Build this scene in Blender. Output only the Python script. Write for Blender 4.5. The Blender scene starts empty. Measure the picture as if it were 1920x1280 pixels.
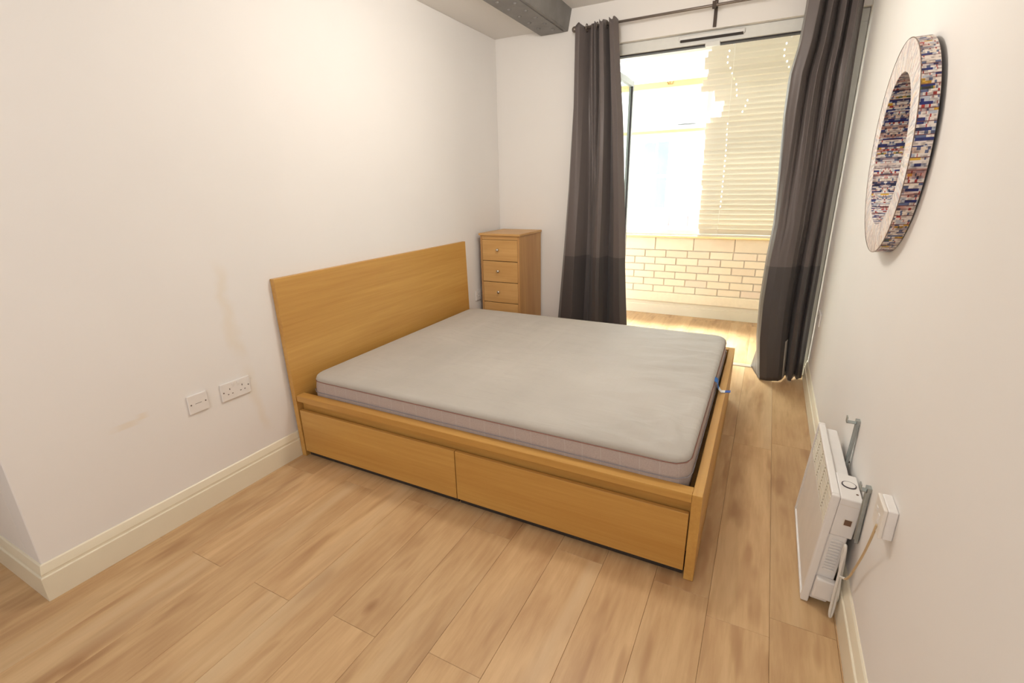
import bpy, bmesh, math, random
from mathutils import Vector, Matrix, noise

random.seed(7)
S = bpy.context.scene
C = S.collection

# ------------------------------------------------------------------ camera
YAW, PITCH, ROLL = -0.4841, -0.3135, -0.0202
CAM = Vector((2.1734, -1.8896, 1.4116))
fwd = Vector((math.sin(YAW) * math.cos(PITCH), math.cos(YAW) * math.cos(PITCH), math.sin(PITCH)))
rt = fwd.cross(Vector((0, 0, 1))).normalized()
up = rt.cross(fwd)
cr, sr = math.cos(ROLL), math.sin(ROLL)
rt2 = rt * cr + up * sr
up2 = up * cr - rt * sr
cam = bpy.data.cameras.new('camera')
cam.sensor_width = 36
cam.lens = 900.98 * 36 / 1920
cam.clip_start = 0.02
camo = bpy.data.objects.new('camera', cam)
C.objects.link(camo)
M = Matrix((rt2, up2, -fwd)).transposed().to_4x4()
M.translation = CAM
camo.matrix_world = M
S.camera = camo

# ------------------------------------------------------------------ light and exposure
S.view_settings.view_transform = 'Standard'
S.view_settings.look = 'None'
S.view_settings.gamma = 1
S.view_settings.use_curve_mapping = False
S.view_settings.exposure = 0.60
w = bpy.data.worlds.new('sky')
S.world = w
w.use_nodes = True
w.node_tree.nodes['Background'].inputs[0].default_value = (0.90, 0.95, 1.0, 1)
w.node_tree.nodes['Background'].inputs[1].default_value = 7.5
sun = bpy.data.lights.new('sun', 'SUN')
sun.energy = 20
sun.angle = math.radians(22)
sun.color = (1.0, 0.96, 0.90)
suno = bpy.data.objects.new('sun', sun)
C.objects.link(suno)
suno.rotation_euler = Vector((0.9, -1.0, -1.75)).to_track_quat('-Z', 'Y').to_euler()


def area(name, loc, target, sx, sy, power, col):
    l = bpy.data.lights.new(name, 'AREA')
    l.shape = 'RECTANGLE'
    l.size, l.size_y = sx, sy
    l.energy = power
    l.color = col
    o = bpy.data.objects.new(name, l)
    o.location = loc
    o.rotation_euler = (Vector(target) - Vector(loc)).to_track_quat('-Z', 'Y').to_euler()
    C.objects.link(o)
    return o


lp = bpy.data.lights.new('ceiling_light', 'POINT')
lp.energy = 27
lp.shadow_soft_size = 0.16
lp.color = (1.0, 0.94, 0.86)
lpo = bpy.data.objects.new('ceiling_light', lp)
lpo.location = (1.30, 0.30, 2.32)
C.objects.link(lpo)
area('rear_fill_light', (1.3, -3.1, 1.9), (1.1, 0.5, 1.0), 2.2, 1.4, 20, (1.0, 0.965, 0.95))  # soft fill added behind the camera, not a lamp of the room

W, D, H, H2 = 2.5597, 2.0575, 2.5504, 2.6654
YC = -1.4386
YB = 3.57       # inner face of the balcony's brick wall


# ------------------------------------------------------------------ materials
def nt(name):
    m = bpy.data.materials.new(name)
    m.use_nodes = True
    t = m.node_tree
    return m, t, t.nodes['Principled BSDF']


def N(t, ty, **k):
    n = t.nodes.new(ty)
    for a, v in k.items():
        setattr(n, a, v)
    return n


def L(t, a, b):
    t.links.new(a, b)


def ramp(t, stops, interp='LINEAR'):
    r = N(t, 'ShaderNodeValToRGB')
    r.color_ramp.interpolation = interp
    els = r.color_ramp.elements
    while len(els) < len(stops):
        els.new(0.5)
    for e, (p, c) in zip(els, stops):
        e.position = p
        e.color = (c[0], c[1], c[2], 1)
    return r


def srgb(r, g, b):
    f = lambda c: (c / 255 / 12.92) if c / 255 <= 0.04045 else ((c / 255 + 0.055) / 1.055) ** 2.4
    return (f(r), f(g), f(b))


def plain(name, col, rough=0.5, metal=0.0, var=0.03, scale=30, bump=0.0, spec=0.5):
    m, t, b = nt(name)
    tc = N(t, 'ShaderNodeTexCoord')
    no = N(t, 'ShaderNodeTexNoise')
    no.inputs['Scale'].default_value = scale
    no.inputs['Detail'].default_value = 3
    L(t, tc.outputs['Object'], no.inputs['Vector'])
    r = ramp(t, [(0.3, [c * (1 - var) for c in col]), (0.7, [min(1, c * (1 + var)) for c in col])])
    L(t, no.outputs['Fac'], r.inputs['Fac'])
    L(t, r.outputs['Color'], b.inputs['Base Color'])
    b.inputs['Roughness'].default_value = rough
    b.inputs['Metallic'].default_value = metal
    b.inputs['Specular IOR Level'].default_value = spec
    if bump:
        bp = N(t, 'ShaderNodeBump')
        bp.inputs['Strength'].default_value = bump
        bp.inputs['Distance'].default_value = 0.002
        L(t, no.outputs['Fac'], bp.inputs['Height'])
        L(t, bp.outputs['Normal'], b.inputs['Normal'])
    return m


def wood(name, c1, c2, axis, rough=0.35, fine=60, stretch=0.05, broad=5, knots=False, world=False, rnd=0.0, spec=0.5):
    """grain along axis 0/1/2"""
    m, t, b = nt(name)
    if world:
        vec = N(t, 'ShaderNodeNewGeometry').outputs['Position']
    else:
        vec = N(t, 'ShaderNodeTexCoord').outputs['Object']
    oi = N(t, 'ShaderNodeObjectInfo')
    sc = [1, 1, 1]
    sc[axis] = stretch
    off = N(t, 'ShaderNodeVectorMath', operation='MULTIPLY')
    cmb = N(t, 'ShaderNodeCombineXYZ')
    for i in range(3):
        L(t, oi.outputs['Random'], cmb.inputs[i])
    L(t, cmb.outputs[0], off.inputs[0])
    off.inputs[1].default_value = (13.7, 29.3, 7.9)
    add = N(t, 'ShaderNodeVectorMath', operation='ADD')
    L(t, vec, add.inputs[0])
    L(t, off.outputs[0], add.inputs[1])
    mp = N(t, 'ShaderNodeMapping')
    mp.inputs['Scale'].default_value = sc
    L(t, add.outputs[0], mp.inputs['Vector'])
    n1 = N(t, 'ShaderNodeTexNoise')
    n1.inputs['Scale'].default_value = fine
    n1.inputs['Detail'].default_value = 5
    n1.inputs['Roughness'].default_value = 0.65
    L(t, mp.outputs[0], n1.inputs['Vector'])
    n2 = N(t, 'ShaderNodeTexNoise')
    n2.inputs['Scale'].default_value = broad
    n2.inputs['Detail'].default_value = 3
    n2.inputs['Distortion'].default_value = 0.6
    mp2 = N(t, 'ShaderNodeMapping')
    sc2 = [1, 1, 1]
    sc2[axis] = min(1, stretch * 3)
    mp2.inputs['Scale'].default_value = sc2
    L(t, add.outputs[0], mp2.inputs['Vector'])
    L(t, mp2.outputs[0], n2.inputs['Vector'])
    mx = N(t, 'ShaderNodeMath', operation='MULTIPLY_ADD')
    L(t, n1.outputs['Fac'], mx.inputs[0])
    mx.inputs[1].default_value = 0.45
    mul = N(t, 'ShaderNodeMath', operation='MULTIPLY')
    L(t, n2.outputs['Fac'], mul.inputs[0])
    mul.inputs[1].default_value = 0.55
    L(t, mul.outputs[0], mx.inputs[2])
    r = ramp(t, [(0.36 if knots else 0.34, c2), (0.50, [(x + y) / 2 for x, y in zip(c1, c2)]), (0.62 if knots else 0.64, c1)])
    L(t, mx.outputs[0], r.inputs['Fac'])
    col = r.outputs['Color']
    if knots:
        # darker mineral streaks along the grain and scattered knots
        n3 = N(t, 'ShaderNodeTexNoise')
        n3.inputs['Scale'].default_value = 15
        n3.inputs['Detail'].default_value = 2
        mp3 = N(t, 'ShaderNodeMapping')
        s3 = [1, 1, 1]
        s3[axis] = 0.16
        mp3.inputs['Scale'].default_value = s3
        L(t, add.outputs[0], mp3.inputs['Vector'])
        L(t, mp3.outputs[0], n3.inputs['Vector'])
        r3 = ramp(t, [(0.57, (0, 0, 0)), (0.70, (1, 1, 1))])
        L(t, n3.outputs['Fac'], r3.inputs['Fac'])
        mk = N(t, 'ShaderNodeMath', operation='MULTIPLY')
        L(t, r3.outputs['Color'], mk.inputs[0])
        L(t, n1.outputs['Fac'], mk.inputs[1])
        mm = N(t, 'ShaderNodeMixRGB', blend_type='MULTIPLY')
        L(t, mk.outputs[0], mm.inputs['Fac'])
        L(t, col, mm.inputs['Color1'])
        mm.inputs['Color2'].default_value = (0.55, 0.42, 0.34, 1)
        vo = N(t, 'ShaderNodeTexVoronoi')
        vo.inputs['Scale'].default_value = 3.1
        mp4 = N(t, 'ShaderNodeMapping')
        s4 = [1, 1, 1]
        s4[axis] = 0.5
        s4[2] = 0.0
        mp4.inputs['Scale'].default_value = s4
        L(t, add.outputs[0], mp4.inputs['Vector'])
        L(t, mp4.outputs[0], vo.inputs['Vector'])
        r4 = ramp(t, [(0.0, (1, 1, 1)), (0.035, (0.5, 0.5, 0.5)), (0.075, (0, 0, 0))])
        L(t, vo.outputs['Distance'], r4.inputs['Fac'])
        m4 = N(t, 'ShaderNodeMixRGB', blend_type='MULTIPLY')
        L(t, r4.outputs['Color'], m4.inputs['Fac'])
        L(t, mm.outputs[0], m4.inputs['Color1'])
        m4.inputs['Color2'].default_value = (0.52, 0.36, 0.28, 1)
        # pale sapwood streaks
        n5 = N(t, 'ShaderNodeTexNoise')
        n5.inputs['Scale'].default_value = 7
        mp5 = N(t, 'ShaderNodeMapping')
        s5 = [1, 1, 1]
        s5[axis] = 0.10
        mp5.inputs['Scale'].default_value = s5
        mp5.inputs['Location'].default_value = (5, 3, 1)
        L(t, add.outputs[0], mp5.inputs['Vector'])
        L(t, mp5.outputs[0], n5.inputs['Vector'])
        r5 = ramp(t, [(0.56, (0, 0, 0)), (0.74, (0.6, 0.6, 0.6))])
        L(t, n5.outputs['Fac'], r5.inputs['Fac'])
        m5 = N(t, 'ShaderNodeMixRGB', blend_type='MIX')
        L(t, r5.outputs['Color'], m5.inputs['Fac'])
        L(t, m4.outputs[0], m5.inputs['Color1'])
        m5.inputs['Color2'].default_value = (*srgb(214, 188, 150), 1)
        col = m5.outputs[0]
    if rnd:
        hs = N(t, 'ShaderNodeHueSaturation')
        rr = N(t, 'ShaderNodeMapRange')
        rr.inputs['To Min'].default_value = 1 - rnd
        rr.inputs['To Max'].default_value = 1 + rnd
        L(t, oi.outputs['Random'], rr.inputs['Value'])
        L(t, rr.outputs[0], hs.inputs['Value'])
        L(t, col, hs.inputs['Color'])
        col = hs.outputs[0]
    L(t, col, b.inputs['Base Color'])
    b.inputs['Roughness'].default_value = rough
    b.inputs['Specular IOR Level'].default_value = spec
    bp = N(t, 'ShaderNodeBump')
    bp.inputs['Strength'].default_value = 0.12
    bp.inputs['Distance'].default_value = 0.001
    L(t, n1.outputs['Fac'], bp.inputs['Height'])
    L(t, bp.outputs['Normal'], b.inputs['Normal'])
    return m


def wall_paint(name, col, stains=None):
    m, t, b = nt(name)
    g = N(t, 'ShaderNodeNewGeometry')
    n = N(t, 'ShaderNodeTexNoise')
    n.inputs['Scale'].default_value = 1.8
    n.inputs['Detail'].default_value = 4
    L(t, g.outputs['Position'], n.inputs['Vector'])
    r = ramp(t, [(0.3, [c * 0.975 for c in col]), (0.7, col)])
    L(t, n.outputs['Fac'], r.inputs['Fac'])
    c = r.outputs['Color']
    if stains:
        sp = N(t, 'ShaderNodeSeparateXYZ')
        L(t, g.outputs['Position'], sp.inputs[0])
        n2 = N(t, 'ShaderNodeTexNoise')
        n2.inputs['Scale'].default_value = 7
        n2.inputs['Detail'].default_value = 4
        L(t, g.outputs['Position'], n2.inputs['Vector'])
        for (y0, z0, y1, z1, wd, st) in stains:
            # distance to a slanted drip line: y = y0 + (z0-z)*k within z1..z0
            k = (y1 - y0) / max(1e-3, (z0 - z1))
            a = N(t, 'ShaderNodeMath', operation='MULTIPLY_ADD')
            L(t, sp.outputs['Z'], a.inputs[0])
            a.inputs[1].default_value = k
            a.inputs[2].default_value = -(y0 + z0 * k)
            s = N(t, 'ShaderNodeMath', operation='ADD')
            L(t, sp.outputs['Y'], s.inputs[0])
            L(t, a.outputs[0], s.inputs[1])
            n3 = N(t, 'ShaderNodeMath', operation='MULTIPLY_ADD')
            L(t, n2.outputs['Fac'], n3.inputs[0])
            n3.inputs[1].default_value = wd * 2.4
            n3.inputs[2].default_value = -wd * 1.2
            s2 = N(t, 'ShaderNodeMath', operation='ADD')
            L(t, s.outputs[0], s2.inputs[0])
            L(t, n3.outputs[0], s2.inputs[1])
            ab = N(t, 'ShaderNodeMath', operation='ABSOLUTE')
            L(t, s2.outputs[0], ab.inputs[0])
            m1 = N(t, 'ShaderNodeMapRange', interpolation_type='SMOOTHSTEP')
            m1.inputs['From Min'].default_value = 0
            m1.inputs['From Max'].default_value = wd
            m1.inputs['To Min'].default_value = st
            m1.inputs['To Max'].default_value = 0
            L(t, ab.outputs[0], m1.inputs['Value'])
            m2 = N(t, 'ShaderNodeMath', operation='SUBTRACT')
            L(t, sp.outputs['Z'], m2.inputs[0])
            m2.inputs[1].default_value = (z0 + z1) / 2
            ab2 = N(t, 'ShaderNodeMath', operation='ABSOLUTE')
            L(t, m2.outputs[0], ab2.inputs[0])
            m3 = N(t, 'ShaderNodeMapRange', interpolation_type='SMOOTHSTEP')
            hh = (z0 - z1) / 2
            m3.inputs['From Min'].default_value = hh * 0.6
            m3.inputs['From Max'].default_value = hh * 1.1
            m3.inputs['To Min'].default_value = 1
            m3.inputs['To Max'].default_value = 0
            L(t, ab2.outputs[0], m3.inputs['Value'])
            mu = N(t, 'ShaderNodeMath', operation='MULTIPLY')
            L(t, m1.outputs[0], mu.inputs[0])
            L(t, m3.outputs[0], mu.inputs[1])
            mix = N(t, 'ShaderNodeMixRGB', blend_type='MULTIPLY')
            L(t, mu.outputs[0], mix.inputs['Fac'])
            L(t, c, mix.inputs['Color1'])
            mix.inputs['Color2'].default_value = (0.93, 0.80, 0.58, 1)
            c = mix.outputs[0]
    L(t, c, b.inputs['Base Color'])
    b.inputs['Roughness'].default_value = 0.75
    b.inputs['Specular IOR Level'].default_value = 0.25
    nb = N(t, 'ShaderNodeTexNoise')
    nb.inputs['Scale'].default_value = 90
    L(t, g.outputs['Position'], nb.inputs['Vector'])
    bp = N(t, 'ShaderNodeBump')
    bp.inputs['Strength'].default_value = 0.06
    bp.inputs['Distance'].default_value = 0.002
    L(t, nb.outputs['Fac'], bp.inputs['Height'])
    L(t, bp.outputs['Normal'], b.inputs['Normal'])
    return m


PAINT = (0.83, 0.80, 0.765)
m_wall = wall_paint('wall_paint', PAINT)
m_wall_left = wall_paint('wall_paint_stained', (0.83, 0.805, 0.78), stains=[
    (-0.60, 1.12, -0.565, 0.62, 0.055, 0.28), (-0.56, 0.62, -0.49, 0.22, 0.045, 0.25),
    (-1.08, 0.545, -1.08, 0.515, 0.07, 0.35), (-1.02, 0.56, -1.02, 0.53, 0.03, 0.35)])
m_ceil = wall_paint('ceiling_paint', (0.76, 0.73, 0.69))
m_skirt = plain('skirting_gloss', srgb(232, 224, 202), 0.35, var=0.02, scale=6)
m_white_gloss = plain('white_frame_paint', (0.72, 0.71, 0.68), 0.4, var=0.02)
m_plastic = plain('white_plastic', (0.80, 0.77, 0.74), 0.3, var=0.015)
m_plastic_old = plain('aged_white_enamel', (0.78, 0.73, 0.66), 0.35, var=0.03, scale=12)
m_dark = plain('gap_shade', (0.03, 0.022, 0.018), 0.7)  # near-black that stands in for shade in gaps
m_hole = plain('socket_hole', (0.16, 0.13, 0.11), 0.8)
m_brass = plain('brass', (0.55, 0.40, 0.18), 0.35, metal=1.0)
m_steel = plain('galvanised_steel', (0.42, 0.45, 0.44), 0.45, metal=0.8, var=0.12, scale=40)
m_chrome = plain('brushed_nickel', (0.62, 0.58, 0.52), 0.3, metal=1.0)
m_rod = plain('pewter_rod', (0.20, 0.165, 0.14), 0.4, metal=0.5)
m_bracket = plain('dark_bronze', (0.055, 0.035, 0.025), 0.5, metal=0.3)
m_beam = plain('grey_beam_paint', (0.20, 0.19, 0.18), 0.5, var=0.12, scale=9, bump=0.2)
m_gasket = plain('black_rubber', (0.035, 0.03, 0.03), 0.7)
m_door_frame = plain('white_door_frame', (0.70, 0.70, 0.66), 0.4, var=0.02)
m_cable = plain('white_cable', (0.75, 0.72, 0.66), 0.4)
m_cable_old = plain('yellowed_cable', (0.62, 0.46, 0.26), 0.5)
m_switch = plain('brown_rocker', (0.16, 0.085, 0.05), 0.3)
m_black = plain('black_ring', (0.05, 0.035, 0.04), 0.5)
m_grille = plain('cream_grille', (0.70, 0.63, 0.50), 0.4)
m_mortar = plain('mortar', (0.68, 0.61, 0.52), 0.9, var=0.08, bump=0.3)
m_blue = plain('blue_label_print', (0.03, 0.20, 0.50), 0.5)
m_threshold = plain('aluminium_threshold', (0.62, 0.58, 0.50), 0.35, metal=0.7)

# timber
m_floor = wood('oak_laminate', srgb(208, 174, 130), srgb(184, 147, 106), 1, rough=0.38, fine=46, stretch=0.085,
               broad=9, knots=True, world=True, rnd=0.06, spec=0.35)
m_oak_x = wood('oak_veneer_lengthwise', srgb(203, 157, 84), srgb(184, 134, 65), 0, rough=0.4, fine=70, stretch=0.03, broad=7, rnd=0.02)
m_oak_y = wood('oak_veneer_crosswise', srgb(207, 161, 88), srgb(188, 139, 69), 1, rough=0.4, fine=60, stretch=0.03, broad=7, rnd=0.02)
m_oak_edge = wood('oak_edge_band', srgb(196, 150, 84), srgb(172, 126, 64), 0, rough=0.45, fine=60, stretch=0.05, broad=8)
m_oak_z = wood('oak_veneer_upright', srgb(200, 150, 84), srgb(176, 124, 62), 2, rough=0.45, fine=60, stretch=0.04, broad=8)
m_beech_x = wood('beech_drawer', srgb(214, 170, 110), srgb(196, 150, 90), 0, rough=0.4, fine=60, stretch=0.05, broad=9, rnd=0.02)
m_beech_z = wood('beech_side', srgb(200, 154, 98), srgb(176, 128, 76), 2, rough=0.42, fine=50, stretch=0.03, broad=10)


def brick_mat():
    m, t, b = nt('cream_glazed_brick')
    oi = N(t, 'ShaderNodeObjectInfo')
    r = ramp(t, [(0.0, srgb(238, 222, 198)), (0.5, srgb(246, 234, 208)), (1.0, srgb(240, 222, 202))])
    L(t, oi.outputs['Random'], r.inputs['Fac'])
    n = N(t, 'ShaderNodeTexNoise')
    n.inputs['Scale'].default_value = 18
    g = N(t, 'ShaderNodeNewGeometry')
    L(t, g.outputs['Position'], n.inputs['Vector'])
    mm = N(t, 'ShaderNodeMixRGB', blend_type='MULTIPLY')
    mm.inputs['Fac'].default_value = 0.25
    L(t, r.outputs[0], mm.inputs['Color1'])
    L(t, n.outputs['Color'], mm.inputs['Color2'])
    r2 = ramp(t, [(0.3, (0.9, 0.88, 0.85)), (0.7, (1, 1, 1))])
    L(t, n.outputs['Fac'], r2.inputs['Fac'])
    L(t, r2.outputs[0], mm.inputs['Color2'])
    L(t, mm.outputs[0], b.inputs['Base Color'])
    b.inputs['Roughness'].default_value = 0.4
    return m


m_brick = brick_mat()


def glass_mat():
    m, t, b = nt('window_glass')
    t.nodes.remove(b)
    out = t.nodes['Material Output']
    tr = N(t, 'ShaderNodeBsdfTransparent')
    tr.inputs['Color'].default_value = (0.93, 0.97, 0.96, 1)
    gl = N(t, 'ShaderNodeBsdfGlossy')
    gl.inputs['Roughness'].default_value = 0.02
    lw = N(t, 'ShaderNodeLayerWeight')
    lw.inputs['Blend'].default_value = 0.5
    pw = N(t, 'ShaderNodeMath', operation='POWER')
    L(t, lw.outputs['Facing'], pw.inputs[0])
    pw.inputs[1].default_value = 5
    fr = N(t, 'ShaderNodeMath', operation='MULTIPLY_ADD')
    L(t, pw.outputs[0], fr.inputs[0])
    fr.inputs[1].default_value = 0.9
    fr.inputs[2].default_value = 0.035
    mx = N(t, 'ShaderNodeMixShader')
    L(t, fr.outputs[0], mx.inputs[0])
    L(t, tr.outputs[0], mx.inputs[1])
    L(t, gl.outputs[0], mx.inputs[2])
    L(t, mx.outputs[0], out.inputs['Surface'])
    return m


m_glass = glass_mat()


def slat_mat():
    m, t, b = nt('cream_blind_slat')
    out = t.nodes['Material Output']
    oi = N(t, 'ShaderNodeObjectInfo')
    r = ramp(t, [(0.0, srgb(212, 204, 188)), (1.0, srgb(218, 210, 194))])
    L(t, oi.outputs['Random'], r.inputs['Fac'])
    L(t, r.outputs[0], b.inputs['Base Color'])
    b.inputs['Roughness'].default_value = 0.45
    tl = N(t, 'ShaderNodeBsdfTranslucent')
    tl.inputs['Color'].default_value = (*srgb(240, 228, 200), 1)
    mx = N(t, 'ShaderNodeMixShader')
    mx.inputs[0].default_value = 0.05
    L(t, b.outputs[0], mx.inputs[1])
    L(t, tl.outputs[0], mx.inputs[2])
    L(t, mx.outputs[0], out.inputs['Surface'])
    return m


m_slat = slat_mat()


def fabric(name, base, seam_z=None, low=None, sheen=0.4, rough=0.6, weave=600, bump=0.15):
    m, t, b = nt(name)
    g = N(t, 'ShaderNodeNewGeometry')
    n = N(t, 'ShaderNodeTexNoise')
    n.inputs['Scale'].default_value = weave
    L(t, g.outputs['Position'], n.inputs['Vector'])
    r = ramp(t, [(0.3, [c * 0.93 for c in base]), (0.7, [min(1, c * 1.07) for c in base])])
    L(t, n.outputs['Fac'], r.inputs['Fac'])
    c = r.outputs[0]
    if seam_z is not None:
        sp = N(t, 'ShaderNodeSeparateXYZ')
        L(t, g.outputs['Position'], sp.inputs[0])
        lt = N(t, 'ShaderNodeMath', operation='LESS_THAN')
        L(t, sp.outputs['Z'], lt.inputs[0])
        lt.inputs[1].default_value = seam_z
        mx = N(t, 'ShaderNodeMixRGB')
        L(t, lt.outputs[0], mx.inputs['Fac'])
        L(t, c, mx.inputs['Color1'])
        mx.inputs['Color2'].default_value = (*low, 1)
        c = mx.outputs[0]
    L(t, c, b.inputs['Base Color'])
    b.inputs['Roughness'].default_value = rough
    b.inputs['Sheen Weight'].default_value = sheen
    b.inputs['Specular IOR Level'].default_value = 0.35
    bp = N(t, 'ShaderNodeBump')
    bp.inputs['Strength'].default_value = bump
    bp.inputs['Distance'].default_value = 0.0008
    L(t, n.outputs['Fac'], bp.inputs['Height'])
    L(t, bp.outputs['Normal'], b.inputs['Normal'])
    return m


m_curtain = fabric('taupe_satin_curtain', (0.132, 0.110, 0.104), 0.845, (0.076, 0.066, 0.065), sheen=0.1, rough=0.42)
m_lining = fabric('white_lining', (0.72, 0.68, 0.62), sheen=0.0, rough=0.8)
m_matt_side = fabric('mattress_side_cloth', srgb(180, 165, 158), sheen=0.1, rough=0.8, weave=250)
_t = m_matt_side.node_tree
_g = N(_t, 'ShaderNodeNewGeometry'); _s = N(_t, 'ShaderNodeSeparateXYZ'); L(_t, _g.outputs['Position'], _s.inputs[0])
_a = N(_t, 'ShaderNodeMath', operation='ADD'); L(_t, _s.outputs['X'], _a.inputs[0]); L(_t, _s.outputs['Y'], _a.inputs[1])
_m = N(_t, 'ShaderNodeMath', operation='MULTIPLY'); L(_t, _a.outputs[0], _m.inputs[0]); _m.inputs[1].default_value = 1 / 0.075
_f = N(_t, 'ShaderNodeMath', operation='FRACT'); L(_t, _m.outputs[0], _f.inputs[0])
_l = N(_t, 'ShaderNodeMath', operation='LESS_THAN'); L(_t, _f.outputs[0], _l.inputs[0]); _l.inputs[1].default_value = 0.05
_b = _t.nodes['Principled BSDF']; _x = N(_t, 'ShaderNodeMixRGB'); L(_t, _l.outputs[0], _x.inputs['Fac'])
L(_t, _b.inputs['Base Color'].links[0].from_socket, _x.inputs['Color1']); _x.inputs['Color2'].default_value = (*srgb(186, 175, 169), 1)
L(_t, _x.outputs[0], _b.inputs['Base Color'])
m_piping_grey = fabric('mattress_lower_piping', srgb(150, 146, 150), sheen=0.0, rough=0.7, weave=300)
m_piping = fabric('mattress_piping', srgb(150, 108, 96), sheen=0.0, rough=0.7, weave=300)


def mattress_top_mat():
    m, t, b = nt('mattress_top_cloth')
    g = N(t, 'ShaderNodeNewGeometry')
    mp = N(t, 'ShaderNodeMapping')
    mp.inputs['Scale'].default_value = (1, 1, 1)
    L(t, g.outputs['Position'], mp.inputs['Vector'])
    n = N(t, 'ShaderNodeTexNoise')
    n.inputs['Scale'].default_value = 2.2
    n.inputs['Detail'].default_value = 4
    L(t, mp.outputs[0], n.inputs['Vector'])
    r = ramp(t, [(0.3, srgb(174, 168, 159)), (0.7, srgb(186, 180, 171))])
    L(t, n.outputs['Fac'], r.inputs['Fac'])
    # woven stripes running across the bed
    sp = N(t, 'ShaderNodeSeparateXYZ')
    L(t, g.outputs['Position'], sp.inputs[0])
    w1 = N(t, 'ShaderNodeMath', operation='MULTIPLY')
    L(t, sp.outputs['X'], w1.inputs[0])
    w1.inputs[1].default_value = 2 * math.pi / 0.085
    si = N(t, 'ShaderNodeMath', operation='SINE')
    L(t, w1.outputs[0], si.inputs[0])
    r2 = ramp(t, [(0.0, (0.965, 0.965, 0.96)), (0.12, (1, 1, 1))])
    ab = N(t, 'ShaderNodeMath', operation='ABSOLUTE')
    L(t, si.outputs[0], ab.inputs[0])
    L(t, ab.outputs[0], r2.inputs['Fac'])
    mm = N(t, 'ShaderNodeMixRGB', blend_type='MULTIPLY')
    mm.inputs['Fac'].default_value = 0.8
    L(t, r.outputs[0], mm.inputs['Color1'])
    L(t, r2.outputs[0], mm.inputs['Color2'])
    L(t, mm.outputs[0], b.inputs['Base Color'])
    b.inputs['Roughness'].default_value = 0.7
    b.inputs['Sheen Weight'].default_value = 0.2
    nb = N(t, 'ShaderNodeTexNoise')
    nb.inputs['Scale'].default_value = 180
    L(t, g.outputs['Position'], nb.inputs['Vector'])
    bp = N(t, 'ShaderNodeBump')
    bp.inputs['Strength'].default_value = 0.1
    bp.inputs['Distance'].default_value = 0.001
    L(t, nb.outputs['Fac'], bp.inputs['Height'])
    mw = N(t, 'ShaderNodeMapping')
    mw.inputs['Rotation'].default_value = (0, 0, 0.5)
    mw.inputs['Scale'].default_value = (2.2, 9, 1)
    L(t, g.outputs['Position'], mw.inputs['Vector'])
    nw = N(t, 'ShaderNodeTexNoise')
    nw.inputs['Scale'].default_value = 1.0
    nw.inputs['Detail'].default_value = 3
    nw.inputs['Distortion'].default_value = 0.5
    L(t, mw.outputs[0], nw.inputs['Vector'])
    b2 = N(t, 'ShaderNodeBump')
    b2.inputs['Strength'].default_value = 0.45
    b2.inputs['Distance'].default_value = 0.03
    L(t, nw.outputs['Fac'], b2.inputs['Height'])
    L(t, bp.outputs['Normal'], b2.inputs['Normal'])
    b3 = N(t, 'ShaderNodeBump')
    b3.inputs['Strength'].default_value = 0.5
    b3.inputs['Distance'].default_value = 0.002
    L(t, r2.outputs[0], b3.inputs['Height'])
    L(t, b2.outputs['Normal'], b3.inputs['Normal'])
    L(t, b3.outputs['Normal'], b.inputs['Normal'])
    return m


m_matt_top = mattress_top_mat()


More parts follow.
